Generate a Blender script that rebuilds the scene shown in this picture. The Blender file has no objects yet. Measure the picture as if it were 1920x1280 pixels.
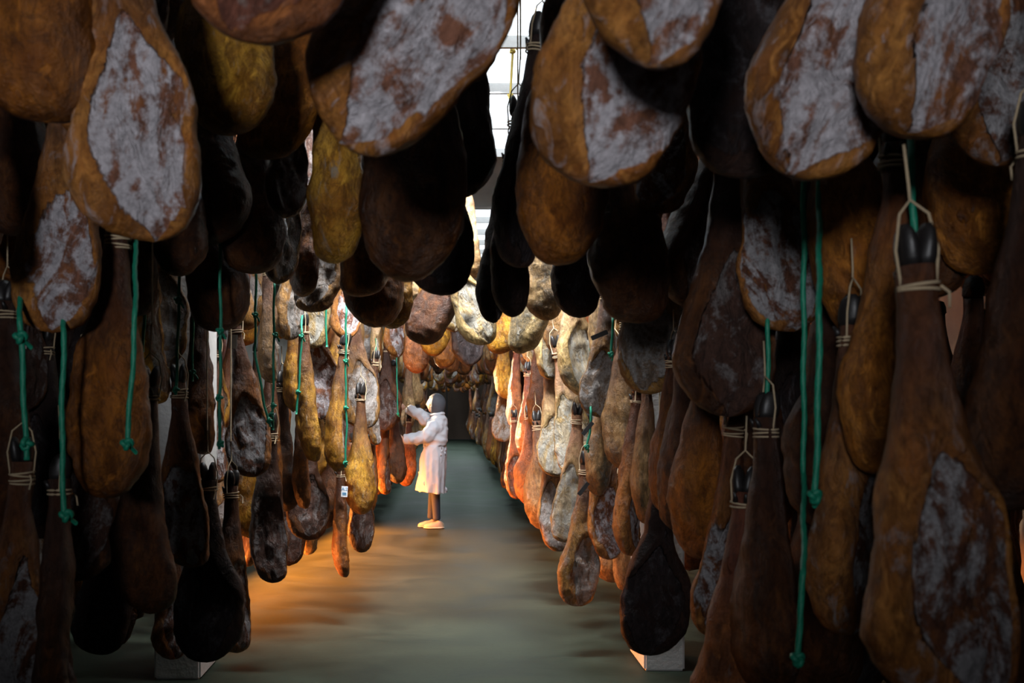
import bpy, bmesh, math, random, re
import numpy as np
from mathutils import Vector, Matrix, noise as mn
C = bpy.context.scene.collection
PI = math.pi
F = 35.0/36.0*1920
VX, VY, CH = 838.0, 755.0, 1.55

# ------------------------------------------------------------------ camera
cd = bpy.data.cameras.new('camera'); cam = bpy.data.objects.new('camera', cd); C.objects.link(cam)
cam.location = (0, 0, CH); cam.rotation_euler = (PI/2, 0, 0)
cd.lens = 35; cd.sensor_width = 36; cd.shift_x = (960-VX)/1920; cd.shift_y = (VY-640)/1920
cd.clip_start = .05; cd.clip_end = 200
cd.dof.use_dof = True; cd.dof.focus_distance = 7.5; cd.dof.aperture_fstop = 4.0
bpy.context.scene.camera = cam
# ------------------------------------------------------------------ world
sc = bpy.context.scene
w = bpy.data.worlds.new('world'); sc.world = w; w.use_nodes = True
bg = w.node_tree.nodes['Background']; bg.inputs[0].default_value = (.55, .66, .8, 1); bg.inputs[1].default_value = .012
sc.view_settings.view_transform = 'Standard'; sc.view_settings.look = 'None'
sc.view_settings.gamma = 1; sc.view_settings.use_curve_mapping = False
sc.view_settings.exposure = 0.0
sc.cycles.max_bounces = 5; sc.cycles.diffuse_bounces = 3; sc.cycles.sample_clamp_indirect = 4

def light(name, typ, loc, tgt, energy, col, **k):
    l = bpy.data.lights.new(name, typ); l.energy = energy; l.color = col
    for a, b in k.items(): setattr(l, a, b)
    o = bpy.data.objects.new(name, l); C.objects.link(o); o.location = loc
    o.rotation_euler = (Vector(tgt)-Vector(loc)).to_track_quat('-Z', 'Y').to_euler()
    return o
# cool fill lamps added behind the camera to light the near hams
light('front_fill', 'SPOT', (-1.2, -3.6, 2.4), (0, 3, 3.15), 860, (.93, .95, 1), spot_size=math.radians(51), spot_blend=1.0, shadow_soft_size=.45)
light('front_fill_low', 'AREA', (-.5, -3.2, 1.6), (-.1, 3, 1.5), 1.2, (.93, .95, 1), shape='RECTANGLE', size=2.2, size_y=1.6)
# daylight falling through the skylight over the aisle
light('skylight_near', 'AREA', (-.15, 5.5, 4.5), (.05, 8.2, 1.2), 270, (.97, .97, .97), shape='RECTANGLE', size=1.4, size_y=.6, spread=math.radians(104))
light('skylight_far', 'AREA', (-.1, 9.5, 4.5), (0, 11, 0), 330, (.86, .94, 1), shape='RECTANGLE', size=1.2, size_y=5.0)
light('far_floor_fill', 'AREA', (0, 31, 4.5), (0, 31, 0), 1300, (.80, .92, 1), shape='RECTANGLE', size=1.2, size_y=12.0)  # extra overhead lamp added to brighten the far floor
light('skylight_back', 'AREA', (0, 19, 4.5), (0, 19, 0), 480, (.75, .92, 1), shape='RECTANGLE', size=1.2, size_y=7.0)
# low warm sun from the left-wall windows, thrown by lamps added inside the rows
light('warm_low_sun', 'AREA', (-1.75, 10.4, .42), (1.3, 10.0, -.1), 520, (1, .27, .04), shape='RECTANGLE', size=4.0, size_y=.25, spread=math.radians(120))
light('warm_low_sun_near', 'AREA', (-1.9, 7.6, .3), (.3, 7.4, -.1), 85, (1, .25, .04), shape='RECTANGLE', size=1.6, size_y=.2, spread=math.radians(110))
light('warm_streak', 'SPOT', (-1.25, 12.95, 1.9), (.72, 10.9, 1.3), 2200, (1, .66, .38), spot_size=.6, spot_blend=.4, shadow_soft_size=.06)
light('warm_window_low', 'SPOT', (-2.7, 14.9, 1.5), (-.3, 12.3, .75), 170, (1, .70, .45), spot_size=.5, spot_blend=.5, shadow_soft_size=.06)

# ------------------------------------------------------------------ node helpers
def newmat(name):
    m = bpy.data.materials.new(name); m.use_nodes = True
    return m, m.node_tree, m.node_tree.nodes['Principled BSDF']
def N(nt, t, **k):
    n = nt.nodes.new(t)
    for a, b in k.items(): setattr(n, a, b)
    return n
def noise_n(nt, vec, scale, detail=4, rough=.55, dist=0):
    n = N(nt, 'ShaderNodeTexNoise'); nt.links.new(vec, n.inputs['Vector'])
    n.inputs['Scale'].default_value = scale; n.inputs['Detail'].default_value = detail
    n.inputs['Roughness'].default_value = rough; n.inputs['Distortion'].default_value = dist
    return n.outputs['Fac']
def ramp(nt, fac, stops):
    n = N(nt, 'ShaderNodeValToRGB'); nt.links.new(fac, n.inputs[0])
    e = n.color_ramp.elements
    while len(e) < len(stops): e.new(.5)
    for i, (p, c) in enumerate(stops):
        e[i].position = p
        e[i].color = (c, c, c, 1) if isinstance(c, (int, float)) else (*c, 1)
    return n.outputs['Color']
def mix(nt, fac, a, b):
    n = N(nt, 'ShaderNodeMix', data_type='RGBA')
    if isinstance(fac, (int, float)): n.inputs[0].default_value = fac
    else: nt.links.new(fac, n.inputs[0])
    for s, v in ((6, a), (7, b)):
        if isinstance(v, tuple): n.inputs[s].default_value = (*v, 1)
        else: nt.links.new(v, n.inputs[s])
    return n.outputs[2]
def math_n(nt, op, a, b=None):
    n = N(nt, 'ShaderNodeMath', operation=op)
    for s, v in ((0, a), (1, b)):
        if v is None: continue
        if isinstance(v, (int, float)): n.inputs[s].default_value = v
        else: nt.links.new(v, n.inputs[s])
    return n.outputs[0]
def bump(nt, p, h, strength, dist):
    b = N(nt, 'ShaderNodeBump'); nt.links.new(h, b.inputs['Height'])
    b.inputs['Strength'].default_value = strength; b.inputs['Distance'].default_value = dist
    nt.links.new(b.outputs[0], p.inputs['Normal'])
def simple(name, col, rough=.6, metal=0, var=.25, scale=20, bmp=.2):
    m, nt, p = newmat(name)
    tc = N(nt, 'ShaderNodeTexCoord').outputs['Object']
    f = noise_n(nt, tc, scale, 4)
    nt.links.new(mix(nt, f, tuple(c*(1-var) for c in col), tuple(min(1, c*(1+var)) for c in col)), p.inputs['Base Color'])
    p.inputs['Roughness'].default_value = rough; p.inputs['Metallic'].default_value = metal
    if bmp: bump(nt, p, f, bmp, .01)
    return m

def ham_mat(name, sa, sb, shank, cuta, mold, mth, skinmold=.72, speck=.0, rough=.36, spec=.3):
    """sa/sb skin tones, shank tone, cut lean tone, mold tone, mth = threshold where mold starts (lower = more)"""
    m, nt, p = newmat(name)
    L = nt.links
    tc = N(nt, 'ShaderNodeTexCoord').outputs['Object']
    oi = N(nt, 'ShaderNodeObjectInfo').outputs['Random']
    sh = math_n(nt, 'MULTIPLY', oi, 47.0)
    va = N(nt, 'ShaderNodeVectorMath', operation='ADD'); L.new(tc, va.inputs[0])
    cx = N(nt, 'ShaderNodeCombineXYZ'); L.new(sh, cx.inputs[0]); L.new(sh, cx.inputs[2]); L.new(cx.outputs[0], va.inputs[1])
    v = va.outputs[0]
    mp = N(nt, 'ShaderNodeMapping'); L.new(v, mp.inputs[0]); mp.inputs['Scale'].default_value = (1.5, 1.5, .75)
    vs = mp.outputs[0]
    at = N(nt, 'ShaderNodeAttribute', attribute_name='cut').outputs['Fac']
    hg = N(nt, 'ShaderNodeAttribute', attribute_name='hgt').outputs['Fac']
    n1 = noise_n(nt, v, 7, 5, .6, .4)
    n2 = noise_n(nt, vs, 13, 7, .65, 1.1)
    n3 = noise_n(nt, v, 55, 5, .7)
    n6 = noise_n(nt, vs, 4.2, 4, .6, .8)
    skin = mix(nt, ramp(nt, n1, [(.36, 0), (.64, 1)]), sa, sb)
    n5 = noise_n(nt, vs, 24, 6, .7, .6)
    skin = mix(nt, ramp(nt, n6, [(.42, 0), (.6, .8)]), skin, tuple(c*.42 for c in sa))
    skin = mix(nt, ramp(nt, n5, [(.46, 0), (.66, .8)]), skin, tuple(c*.28 for c in sa))
    n7 = noise_n(nt, vs, 5, 8, .75, 1.6)
    skin = mix(nt, ramp(nt, n7, [(.46, 0), (.5, .5), (.54, 0)]), skin, tuple(c*.22 for c in sa))
    skin = mix(nt, ramp(nt, n2, [(.3, .6), (.45, 0)]), skin, tuple(min(1, c*1.5) for c in sb))
    if speck:
        sp = ramp(nt, math_n(nt, 'ADD', math_n(nt, 'MULTIPLY', n6, .62), math_n(nt, 'MULTIPLY', n3, .42)), [(.55-.06*speck, 0), (.66-.05*speck, .85)])
        skin = mix(nt, sp, skin, (.07, .06, .04))
    sm = ramp(nt, n2, [(skinmold-.1, 0), (skinmold+.06, .75)])
    skin = mix(nt, sm, skin, tuple(c*.75 for c in mold))
    hn = math_n(nt, 'ADD', hg, math_n(nt, 'MULTIPLY', math_n(nt, 'SUBTRACT', n1, .5), .35))
    shank = mix(nt, ramp(nt, n5, [(.42, 0), (.6, .75)]), shank, tuple(c*.4 for c in shank))
    skin = mix(nt, ramp(nt, hn, [(.4, 0), (.72, .9)]), skin, shank)
    # cut lean side
    n4 = noise_n(nt, vs, 4.2, 9, .62, 2.6)
    mo = math_n(nt, 'ADD', math_n(nt, 'MULTIPLY', n4, .75), math_n(nt, 'MULTIPLY', n3, .25))
    lean = mix(nt, ramp(nt, n5, [(.4, 0), (.62, 1)]), cuta, tuple(min(1, c*2.2) for c in cuta))
    lean = mix(nt, ramp(nt, n1, [(.52, 0), (.64, .8)]), lean, tuple(c*.85 for c in sa))
    cut = mix(nt, ramp(nt, mo, [(mth-.04, 0), (mth+.05, 1)]), lean, mix(nt, ramp(nt, n3, [(.3, 0), (.65, 1)]), tuple(c*.5 for c in mold), mold))
    ca = math_n(nt, 'ADD', math_n(nt, 'ADD', at, math_n(nt, 'MULTIPLY', math_n(nt, 'SUBTRACT', n2, .5), .7)), math_n(nt, 'MULTIPLY', math_n(nt, 'SUBTRACT', n6, .5), 2.4))
    cm = ramp(nt, ca, [(.40, 0), (.56, 1)])
    col = mix(nt, cm, skin, cut)
    col = mix(nt, ramp(nt, hg, [(.925, 0), (.94, 1)]), col, (.012, .01, .009))
    L.new(col, p.inputs['Base Color'])
    L.new(mix(nt, cm, (rough,)*3, (.8,)*3), p.inputs['Roughness'])
    p.inputs['Specular IOR Level'].default_value = spec
    hsum = math_n(nt, 'ADD', math_n(nt, 'ADD', math_n(nt, 'MULTIPLY', n7, .6), math_n(nt, 'MULTIPLY', n2, math_n(nt, 'ADD', math_n(nt, 'MULTIPLY', cm, 1.4), .35))), math_n(nt, 'MULTIPLY', n3, .25))
    bump(nt, p, hsum, .75, .04)
    return m
M = {}
MO = (.40, .38, .39)
M['mold'] = ham_mat('moldy_ham', (.30, .10, .02), (.40, .17, .04), (.085, .03, .016), (.07, .026, .014), MO, .485, .66)
M['frost'] = ham_mat('whitened_ham', (.33, .11, .02), (.42, .18, .04), (.10, .04, .02), (.12, .05, .03), (.56, .52, .55), .485, .66)
M['orange'] = ham_mat('orange_ham', (.34, .105, .012), (.52, .20, .028), (.14, .045, .015), (.06, .025, .014), (.25, .22, .2), .54, .74)
M['amber'] = ham_mat('amber_ham', (.17, .048, .006), (.31, .105, .012), (.06, .022, .012), (.05, .02, .012), (.22, .19, .17), .56, .78)
M['gold'] = ham_mat('golden_ham', (.34, .13, .012), (.58, .31, .035), (.10, .04, .02), (.08, .04, .02), (.33, .30, .25), .52, .68)
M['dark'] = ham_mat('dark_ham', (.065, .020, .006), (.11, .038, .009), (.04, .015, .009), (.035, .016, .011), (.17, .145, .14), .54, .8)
M['black'] = ham_mat('black_silhouette_ham', (.032, .013, .009), (.045, .02, .012), (.022, .01, .008), (.018, .012, .012), (.08, .07, .075), .55, .78, rough=.5)  # near-black tone also paints the backlit dark of silhouetted hams
M['grey'] = ham_mat('grey_cut_ham', (.26, .12, .03), (.36, .19, .05), (.09, .04, .025), (.10, .07, .05), (.34, .31, .29), .47, .62)
M['cream'] = ham_mat('cream_ham', (.50, .33, .12), (.62, .46, .22), (.25, .12, .07), (.22, .18, .12), (.46, .44, .38), .50, .70, speck=.75)
M['pale'] = ham_mat('pale_skin_ham', (.56, .33, .14), (.68, .47, .23), (.34, .19, .12), (.2, .15, .1), (.50, .48, .43), .50, .68, speck=.15)
M['tan'] = ham_mat('tan_ham', (.26, .135, .05), (.36, .21, .085), (.16, .075, .045), (.14, .10, .07), (.40, .38, .35), .49, .7, speck=.2)
M['red'] = ham_mat('reddish_ham', (.26, .08, .025), (.38, .13, .035), (.12, .035, .02), (.09, .03, .018), (.25, .2, .18), .56, .72)
M['hoof'] = simple('hoof_black', (.014, .012, .012), .45)
M['twine'] = simple('twine', (.42, .32, .2), .9, scale=80)
M['rope'] = simple('green_rope', (.004, .20, .115), .55, scale=120, var=.35)
M['tag'] = simple('tag_card', (.75, .76, .78), .5, var=.05, bmp=0)
M['darktag'] = simple('dull_tag_card', (.30, .28, .25), .6, var=.1, bmp=0)
M['strap'] = simple('black_strap', (.012, .012, .012), .4)
M['ink'] = simple('blue_ink', (.03, .22, .42), .5, bmp=0)
M['wood'] = simple('rail_timber', (.10, .06, .035), .7, scale=12)

def floor_mat():
    m, nt, p = newmat('polished_floor')
    tc = N(nt, 'ShaderNodeTexCoord').outputs['Object']
    mp = N(nt, 'ShaderNodeMapping'); nt.links.new(tc, mp.inputs[0]); mp.inputs['Scale'].default_value = (.8, 1.1, 1)
    a = noise_n(nt, mp.outputs[0], 1.4, 5, .6, .6); b = noise_n(nt, tc, 30, 4)
    col = mix(nt, ramp(nt, a, [(.35, 0), (.68, 1)]), (.017, .024, .017), (.036, .048, .035))
    col = mix(nt, ramp(nt, b, [(.55, 0), (.75, .35)]), col, (.015, .018, .013))
    nt.links.new(col, p.inputs['Base Color'])
    nt.links.new(ramp(nt, a, [(.3, .5), (.7, .68)]), p.inputs['Roughness'])
    p.inputs['Specular IOR Level'].default_value = .04
    bump(nt, p, math_n(nt, 'ADD', a, math_n(nt, 'MULTIPLY', b, .06)), .12, .05)
    return m
def wall_mat(name, ca, cb):
    m, nt, p = newmat(name)
    tc = N(nt, 'ShaderNodeTexCoord').outputs['Object']
    a = noise_n(nt, tc, 2.2, 6, .65, .4)
    nt.links.new(mix(nt, ramp(nt, a, [(.3, 0), (.7, 1)]), ca, cb), p.inputs['Base Color'])
    p.inputs['Roughness'].default_value = .85
    bump(nt, p, noise_n(nt, tc, 40, 5), .3, .01)
    return m
M['floor'] = floor_mat()
M['white'] = wall_mat('whitewash', (.52, .52, .50), (.66, .66, .65))
M['shadewall'] = wall_mat('shaded_plaster', (.10, .085, .07), (.17, .15, .125))  # white side walls coloured dark to stand in for their shade
M['ceil'] = wall_mat('ceiling_paint', (.55, .60, .66), (.68, .72, .78))
M['darkwall'] = wall_mat('dark_end_wall', (.05, .03, .02), (.07, .045, .03))
def emis(name, col, s):
    m, nt, p = newmat(name)
    p.inputs['Base Color'].default_value = (*col, 1)
    p.inputs['Emission Color'].default_value = (*col, 1); p.inputs['Emission Strength'].default_value = s
    return m
M['sky'] = emis('skylight_glass', (.85, .93, 1), 2.2)

# ------------------------------------------------------------------ object helpers
def link(name, me, mat=None, parent=None):
    o = bpy.data.objects.new(name, me); C.objects.link(o)
    if mat is not None and me is not None and not me.materials: me.materials.append(mat)
    if parent: o.parent = parent
    return o
def tag(o, label, cat, group=None):
    o['label'] = label; o['category'] = cat
    if group: o['group'] = group
    return o
def box_bm(bm, x0, x1, y0, y1, z0, z1, bev=0):
    r = bmesh.ops.create_cube(bm, size=1)
    bmesh.ops.scale(bm, vec=(x1-x0, y1-y0, z1-z0), verts=r['verts'])
    bmesh.ops.translate(bm, vec=((x0+x1)/2, (y0+y1)/2, (z0+z1)/2), verts=r['verts'])
    if bev: bmesh.ops.bevel(bm, geom=list({e for v in r['verts'] for e in v.link_edges}), offset=bev, segments=2, affect='EDGES')
def to_me(bm, name, smooth=False):
    me = bpy.data.meshes.new(name); bm.to_mesh(me); bm.free()
    if smooth: me.polygons.foreach_set('use_smooth', [True]*len(me.polygons))
    return me
def struct(name, boxes, mat, bev=0):
    bm = bmesh.new()
    for b in boxes: box_bm(bm, *b, bev=bev)
    o = link(name, to_me(bm, name), mat); o['kind'] = 'structure'
    return o
def P(px, py, d): return Vector(((px-VX)/F*d, d, CH+(VY-py)/F*d))
def tube_me(pts, r, n=8, name='tube', strands=0, pitch=.05, closed=False, cap=True):
    """swept tube through pts; strands>0 gives the lobed twisted section of laid rope"""
    pts = [Vector(p) for p in pts]
    V, Fc = [], []
    acc = 0; prev = None
    up = Vector((0, 1, 0))
    K = len(pts)
    for i, p in enumerate(pts):
        if closed: t = (pts[(i+1) % K]-pts[i-1])
        else: t = pts[min(i+1, K-1)]-pts[max(i-1, 0)]
        t.normalize()
        if prev is not None: acc += (p-prev).length
        prev = p
        a = t.cross(up)
        if a.length < 1e-3: a = t.cross(Vector((1, 0, 0)))
        a.normalize(); b = t.cross(a)
        for k in range(n):
            an = 2*PI*k/n
            rr = r[i] if isinstance(r, (list, tuple)) else r
            if strands: rr *= .86+.24*abs(math.cos(strands*.5*(an+acc/pitch*2*PI)))
            V.append(p+a*(math.cos(an)*rr)+b*(math.sin(an)*rr))
    for i in range(K if closed else K-1):
        for k in range(n):
            j = (i+1) % K
            Fc.append((i*n+k, i*n+(k+1) % n, j*n+(k+1) % n, j*n+k))
    if cap and not closed:
        Fc.append(tuple(range(n))); Fc.append(tuple((K-1)*n+k for k in reversed(range(n))))
    me = bpy.data.meshes.new(name); me.from_pydata(V, [], Fc)
    me.polygons.foreach_set('use_smooth', [True]*len(me.polygons)); me.update()
    return me

# ------------------------------------------------------------------ the hall
struct('floor', [(-4.6, 4.6, -4, 42, -.1, 0)], M['floor'])
struct('wall_left', [(-4.6, -4.4, -4, 42, 0, 4.6)], M['shadewall'])
struct('wall_right', [(4.4, 4.6, -4, 42, 0, 4.6)], M['shadewall'])
struct('wall_back', [(-4.6, 4.6, 41.8, 42, 2.7, 4.6), (-4.6, -2.2, 41.8, 42, 0, 2.7), (2.2, 4.6, 41.8, 42, 0, 2.7)], M['white'])
dr = struct('dark_panel_1', [(-2.2, -.02, 41.85, 41.95, .02, 2.68), (.02, 2.2, 41.85, 41.95, .02, 2.68)], M['darkwall'])  # dark panels put in for the darkness under the far hams
# ceiling panels leave skylight openings above the aisle, the last added to light the far floor
SK = [(-1.5, 1.5, 5.0, 6.1), (-.9, .9, 7.2, 12.2), (-.9, .9, 15.5, 22.5), (-.9, .9, 25, 37)]
cb = []
y = -4
for (x0, x1, y0, y1) in SK:
    cb += [(-4.6, 4.6, y, y0, 4.6, 4.75), (-4.6, x0, y0, y1, 4.6, 4.75), (x1, 4.6, y0, y1, 4.6, 4.75)]
    y = y1
cb.append((-4.6, 4.6, y, 42, 4.6, 4.75))
struct('ceiling', cb, M['ceil'])
for i, (x0, x1, y0, y1) in enumerate(SK):
    wdw = struct('window_%d' % (i+1), [(x0, x1, y0, y1, 4.66, 4.68)], M['sky'])
    bm = bmesh.new()
    yy = y0
    while yy < y1+.01: box_bm(bm, x0, x1, yy-.02, yy+.02, 4.56, 4.66); yy += (y1-y0)/max(1, round((y1-y0)/1.2))
    for xx in (x0+.02, x1-.02, (x0+x1)/2): box_bm(bm, xx-.02, xx+.02, y0, y1, 4.56, 4.66)
    link('window_frame', to_me(bm, 'window_frame'), M['white'], wdw)
# whitewashed pillars on both sides of the aisle
PIL = [(-1.64, -1.38, 5.57, 5.98), (1.14, 1.375, 5.75, 6.2), (-2.55, -2.25, 6.9, 7.2), (-1.75, -1.49, 15, 15.4), (1.35, 1.6, 16, 16.4)]
n_t = 0
for i, (x0, x1, y0, y1) in enumerate(PIL):
    n_t += 1
    o = struct('trim_%d' % n_t, [(x0, x1, y0, y1, 0, 4.6)], M['white'], bev=.012)
# ceiling rack rails, long timbers with cross battens
rails = []
for k, x in enumerate((-2.6, -1.9, -1.2, 1.3, 1.9, 2.6)):
    rails.append((x-.04, x+.04, 0.5, 4.8, 4.02, 4.14)); rails.append((x-.04, x+.04, 6.2, 40, 4.02, 4.14))
for j, r_ in enumerate(rails):
    n_t += 1; struct('trim_%d' % n_t, [r_], M['wood'])

# ------------------------------------------------------------------ ham meshes
WP = np.array([(0, 0), (.006, .035), (.016, .060), (.035, .085), (.07, .110), (.12, .130), (.18, .142), (.25, .146), (.33, .140), (.41, .126), (.48, .110), (.55, .094), (.62, .079), (.70, .064), (.78, .052), (.86, .042), (.92, .036), (1, .034)])
LB = .86
def smoothstep(a, b, x):
    t = np.clip((x-a)/(b-a), 0, 1); return t*t*(3-2*t)
def ham_arrays(seed, nu, nv, full, style):
    rg = random.Random(seed)
    t = np.linspace(0, 1, nu)
    s = t**1.25*1.0
    W = np.interp(s, WP[:, 0], WP[:, 1])
    # random silhouette character
    k = {'wide': 1.0, 'slim': .80, 'fat': 1.08}[style]
    belly = smoothstep(1, .35, s)
    W = W*(1+(k-1)*belly)
    pl, pr = rg.uniform(0, 6), rg.uniform(0, 6)
    ll = 1+.10*np.sin(s*6+pl)*belly+.04*np.sin(s*17+pr)
    lr = 1+.10*np.sin(s*5+pr)*belly+.04*np.sin(s*19+pl)
    hook = rg.uniform(-.045, .045)
    cx = hook*(np.clip(1-s/.45, 0, 1)**2)+rg.uniform(-.02, .02)*np.sin(PI*s)
    cy = rg.uniform(-.03, .02)*(np.clip(1-s/.5, 0, 1)**2)
    tb = W*(.70*belly+.98*(1-belly)); tf = W*(.42*belly+.98*(1-belly))
    top = LB if not full else LB+.08
    z = s*LB
    ph = np.linspace(0, 2*PI, nv, endpoint=False)
    cs, sn = np.cos(ph), np.sin(ph)
    X = np.where(cs[None] > 0, cs[None]*(W*lr)[:, None], cs[None]*(W*ll)[:, None])+cx[:, None]
    ex = .62*belly+1*(1-belly)
    Yf = -tf[:, None]*np.abs(sn[None])**ex[:, None]
    Yb = tb[:, None]*np.abs(sn[None])**.95
    Y = np.where(sn[None] > 0, Yf, Yb)+cy[:, None]
    Z = np.repeat(z[:, None], nv, 1)
    # lean cut face mask on the front
    S = np.repeat(s[:, None], nv, 1)
    c0 = rg.uniform(.24, .30); up = rg.uniform(.26, .36)
    q = ((cs[None]-rg.uniform(-.34, .34))/rg.uniform(.86, 1.0))**2+np.where(S > c0, (S-c0)/up, (S-c0)/(c0-.012))**2
    q = q+.15*np.sin(3*ph+pl)[None]+.13*np.sin(S*15+pr)+.12*np.sin(5*ph+pr+S*8)
    m = smoothstep(1.15, .6, q)*(sn[None] > .02)
    Y = Y+.016*m*smoothstep(.0, .3, S)
    rim = np.exp(-((q-1.12)/.13)**2)*(sn[None] > 0)*smoothstep(.03, .1, S)
    Y = Y-.005*rim
    # aitch bone lump and hollow
    bx, bs = rg.uniform(-.05, .05), rg.uniform(.16, .3)
    g = np.exp(-(((X-bx)/.035)**2+((S-bs)/.045)**2))*(sn[None] > .1)
    Y = Y-.020*g
    g2 = np.exp(-(((X-bx-.05)/.03)**2+((S-bs-.07)/.05)**2))*(sn[None] > .1)
    Y = Y+.016*g2
    V = np.stack([X, Y, Z], -1).reshape(-1, 3)
    mm = m.reshape(-1)
    cxf = np.repeat(cx[:, None], nv, 1).reshape(-1); ss = S.reshape(-1)
    off = Vector((seed*3.7, seed*1.3, seed*7.1))
    for i in range(len(V)):
        p = Vector(V[i])
        n = mn.fractal(p*7+off, .9, 2.1, 4)
        fold = abs(mn.noise(Vector((p.x*22, p.y*12, p.z*9))+off))
        a = (.016*(1-mm[i])+.018*mm[i])*min(1, .35+ (1-ss[i]))
        d = Vector((p.x-cxf[i], p.y, 0))
        if d.length > 1e-4: d.normalize()
        d = d*(n*a-fold*.022*mm[i])
        V[i] += np.array(d)
    H = ss.copy()*.92
    if full:   # black hoof continuing past the ankle
        rings = [(LB+.012, .036, .93), (LB+.014, .041, .97), (LB+.05, .040, .98), (LB+.085, .030, 1), (LB+.095, .012, 1)]
        for (zz, rr, h) in rings:
            V = np.vstack([V, np.stack([rr*cs, rr*.8*sn, np.full(nv, zz)], -1)])
            mm = np.concatenate([mm, np.zeros(nv)]); H = np.concatenate([H, np.full(nv, h)])
        nu = nu+len(rings)
    I, J = np.meshgrid(np.arange(nu-1), np.arange(nv), indexing='ij')
    I = I.ravel(); J = J.ravel(); J2 = (J+1) % nv
    Q = np.stack([I*nv+J, I*nv+J2, (I+1)*nv+J2, (I+1)*nv+J], -1)
    return V, Q, mm, H
def arr_mesh(name, V, Q, mm, H):
    me = bpy.data.meshes.new(name); me.from_pydata(V.tolist(), [], Q.tolist())
    for nm, a in (('cut', mm), ('hgt', H)):
        at = me.attributes.new(nm, 'FLOAT', 'POINT'); at.data.foreach_set('value', a.astype(np.float32))
    me.polygons.foreach_set('use_smooth', [True]*len(me.polygons)); me.update()
    return me
HERO = [arr_mesh('meat', *ham_arrays(i+1, 60, 44, False, ['wide', 'fat', 'wide', 'slim'][i % 4])) for i in range(14)]
SIMPLE = [arr_mesh('cured_ham', *ham_arrays(i+40, 40, 28, True, ['wide', 'slim', 'fat'][i % 3])) for i in range(8)]

def hoof_mesh():
    bm = bmesh.new()
    for sx in (-1, 1):       # two toes of the cloven hoof, pointing up
        rings = [(.0, .026, .030), (.02, .030, .034), (.045, .027, .034), (.07, .020, .028), (.085, .009, .014)]
        prev = None
        for z, rx, ry in rings:
            vs = [bm.verts.new((sx*(.013+z*.12)+rx*.72*math.cos(a), ry*math.sin(a)-z*.12, z)) for a in [2*PI*k/10 for k in range(10)]]
            if prev:
                for k in range(10): bm.faces.new((prev[k], prev[(k+1) % 10], vs[(k+1) % 10], vs[k]))
            else: bm.faces.new(vs[::-1])
            prev = vs
        bm.faces.new(prev)
        # dew claw behind
        r = bmesh.ops.create_cone(bm, segments=8, radius1=.011, radius2=.004, depth=.03, cap_ends=True)
        bmesh.ops.rotate(bm, verts=r['verts'], matrix=Matrix.Rotation(-.6, 3, 'X'))
        bmesh.ops.translate(bm, verts=r['verts'], vec=(sx*.017, .036, -.012))
    bmesh.ops.recalc_face_normals(bm, faces=bm.faces)
    return to_me(bm, 'hoof', True)
HOOF = hoof_mesh()
def twine_mesh(kind):
    rg = random.Random(kind); bm = bmesh.new()
    for k in range(2+kind % 3):
        r = bmesh.ops.create_circle(bm, segments=4, radius=1)   # placeholder ring verts removed
        bmesh.ops.delete(bm, geom=r['verts'], context='VERTS')
        z = -.035-.012*k-rg.uniform(0, .004); tl = rg.uniform(-.12, .12)
        pts = [Vector((.039*math.cos(a), .037*math.sin(a), z+tl*.04*math.cos(a))) for a in [2*PI*q/18 for q in range(18)]]
        t = tube_me(pts, .0035, 6, closed=True); bm.from_mesh(t); bpy.data.meshes.remove(t)
    # loop up over the hoof, on to the rail
    x = rg.uniform(-.01, .01)
    pts = [Vector((-.036, -.005, -.04)), Vector((-.044, -.01, .03)), Vector((-.03, -.01, .10)), Vector((x, 0, .13)), Vector((.03, -.01, .10)), Vector((.044, -.01, .03)), Vector((.036, -.005, -.04))]
    t = tube_me(pts, .003, 6); bm.from_mesh(t); bpy.data.meshes.remove(t)
    t = tube_me([Vector((x, 0, .13)), Vector((x, 0, .16)), Vector((x*.5, .004, .24))], .003, 6); bm.from_mesh(t); bpy.data.meshes.remove(t)
    pts = [Vector((.03, -.03, -.045)), Vector((.036, -.045, -.06)), Vector((.03, -.05, -.09))]
    t = tube_me(pts, .003, 6); bm.from_mesh(t); bpy.data.meshes.remove(t)
    return to_me(bm, 'twine', True)
TW = [twine_mesh(k) for k in range(4)]
for t_ in TW: t_.materials.append(M['twine'])
HOOF.materials.append(M['hoof'])

ALAB = []
AUTH = []    # (px, py, d, X, z0, L, halfwidth)
def set_mat(o, m):
    if not o.data.materials: o.data.materials.append(m)
    o.material_slots[0].link = 'OBJECT'; o.material_slots[0].material = m
CNT = [0]
def tag_card(parent, lx, lz, w_, h_, rot=0, mat='tag', ink=False, ly=-.06):
    bm = bmesh.new(); box_bm(bm, -w_/2, w_/2, -.0015, .0015, -h_/2, h_/2)
    o = link('tag', to_me(bm, 'tag'), M[mat], parent); o.location = (lx, ly, lz); o.rotation_euler = (0, rot, 0)
    if ink:
        cu = bpy.data.curves.new('tag_print', 'FONT'); cu.body = 'A.2'; cu.size = .035; cu.align_x = 'CENTER'; cu.extrude = .0004
        t = bpy.data.objects.new('tag_print', cu); C.objects.link(t)
        bpy.context.view_layer.update()
        me = bpy.data.meshes.new_from_object(t); bpy.data.objects.remove(t)
        bm = bmesh.new(); bm.from_mesh(me)
        bmesh.ops.rotate(bm, verts=bm.verts, matrix=Matrix.Rotation(PI/2, 3, 'X')); bmesh.ops.translate(bm, verts=bm.verts, vec=(0, 0, .008))
        for z in (-.010, -.018, -.026): box_bm(bm, -w_*.32, w_*.32, -.0004, .0004, z-.0022, z+.0022)
        q = link('tag_print', to_me(bm, 'tag_print'), M['ink'], o); q.location = (0, -.0025, 0); q['label'] = 'blue printing on the tag'
    o['label'] = 'white paper tag' if mat == 'tag' else 'dull grey tag'
    return o
SPECS = []
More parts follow.
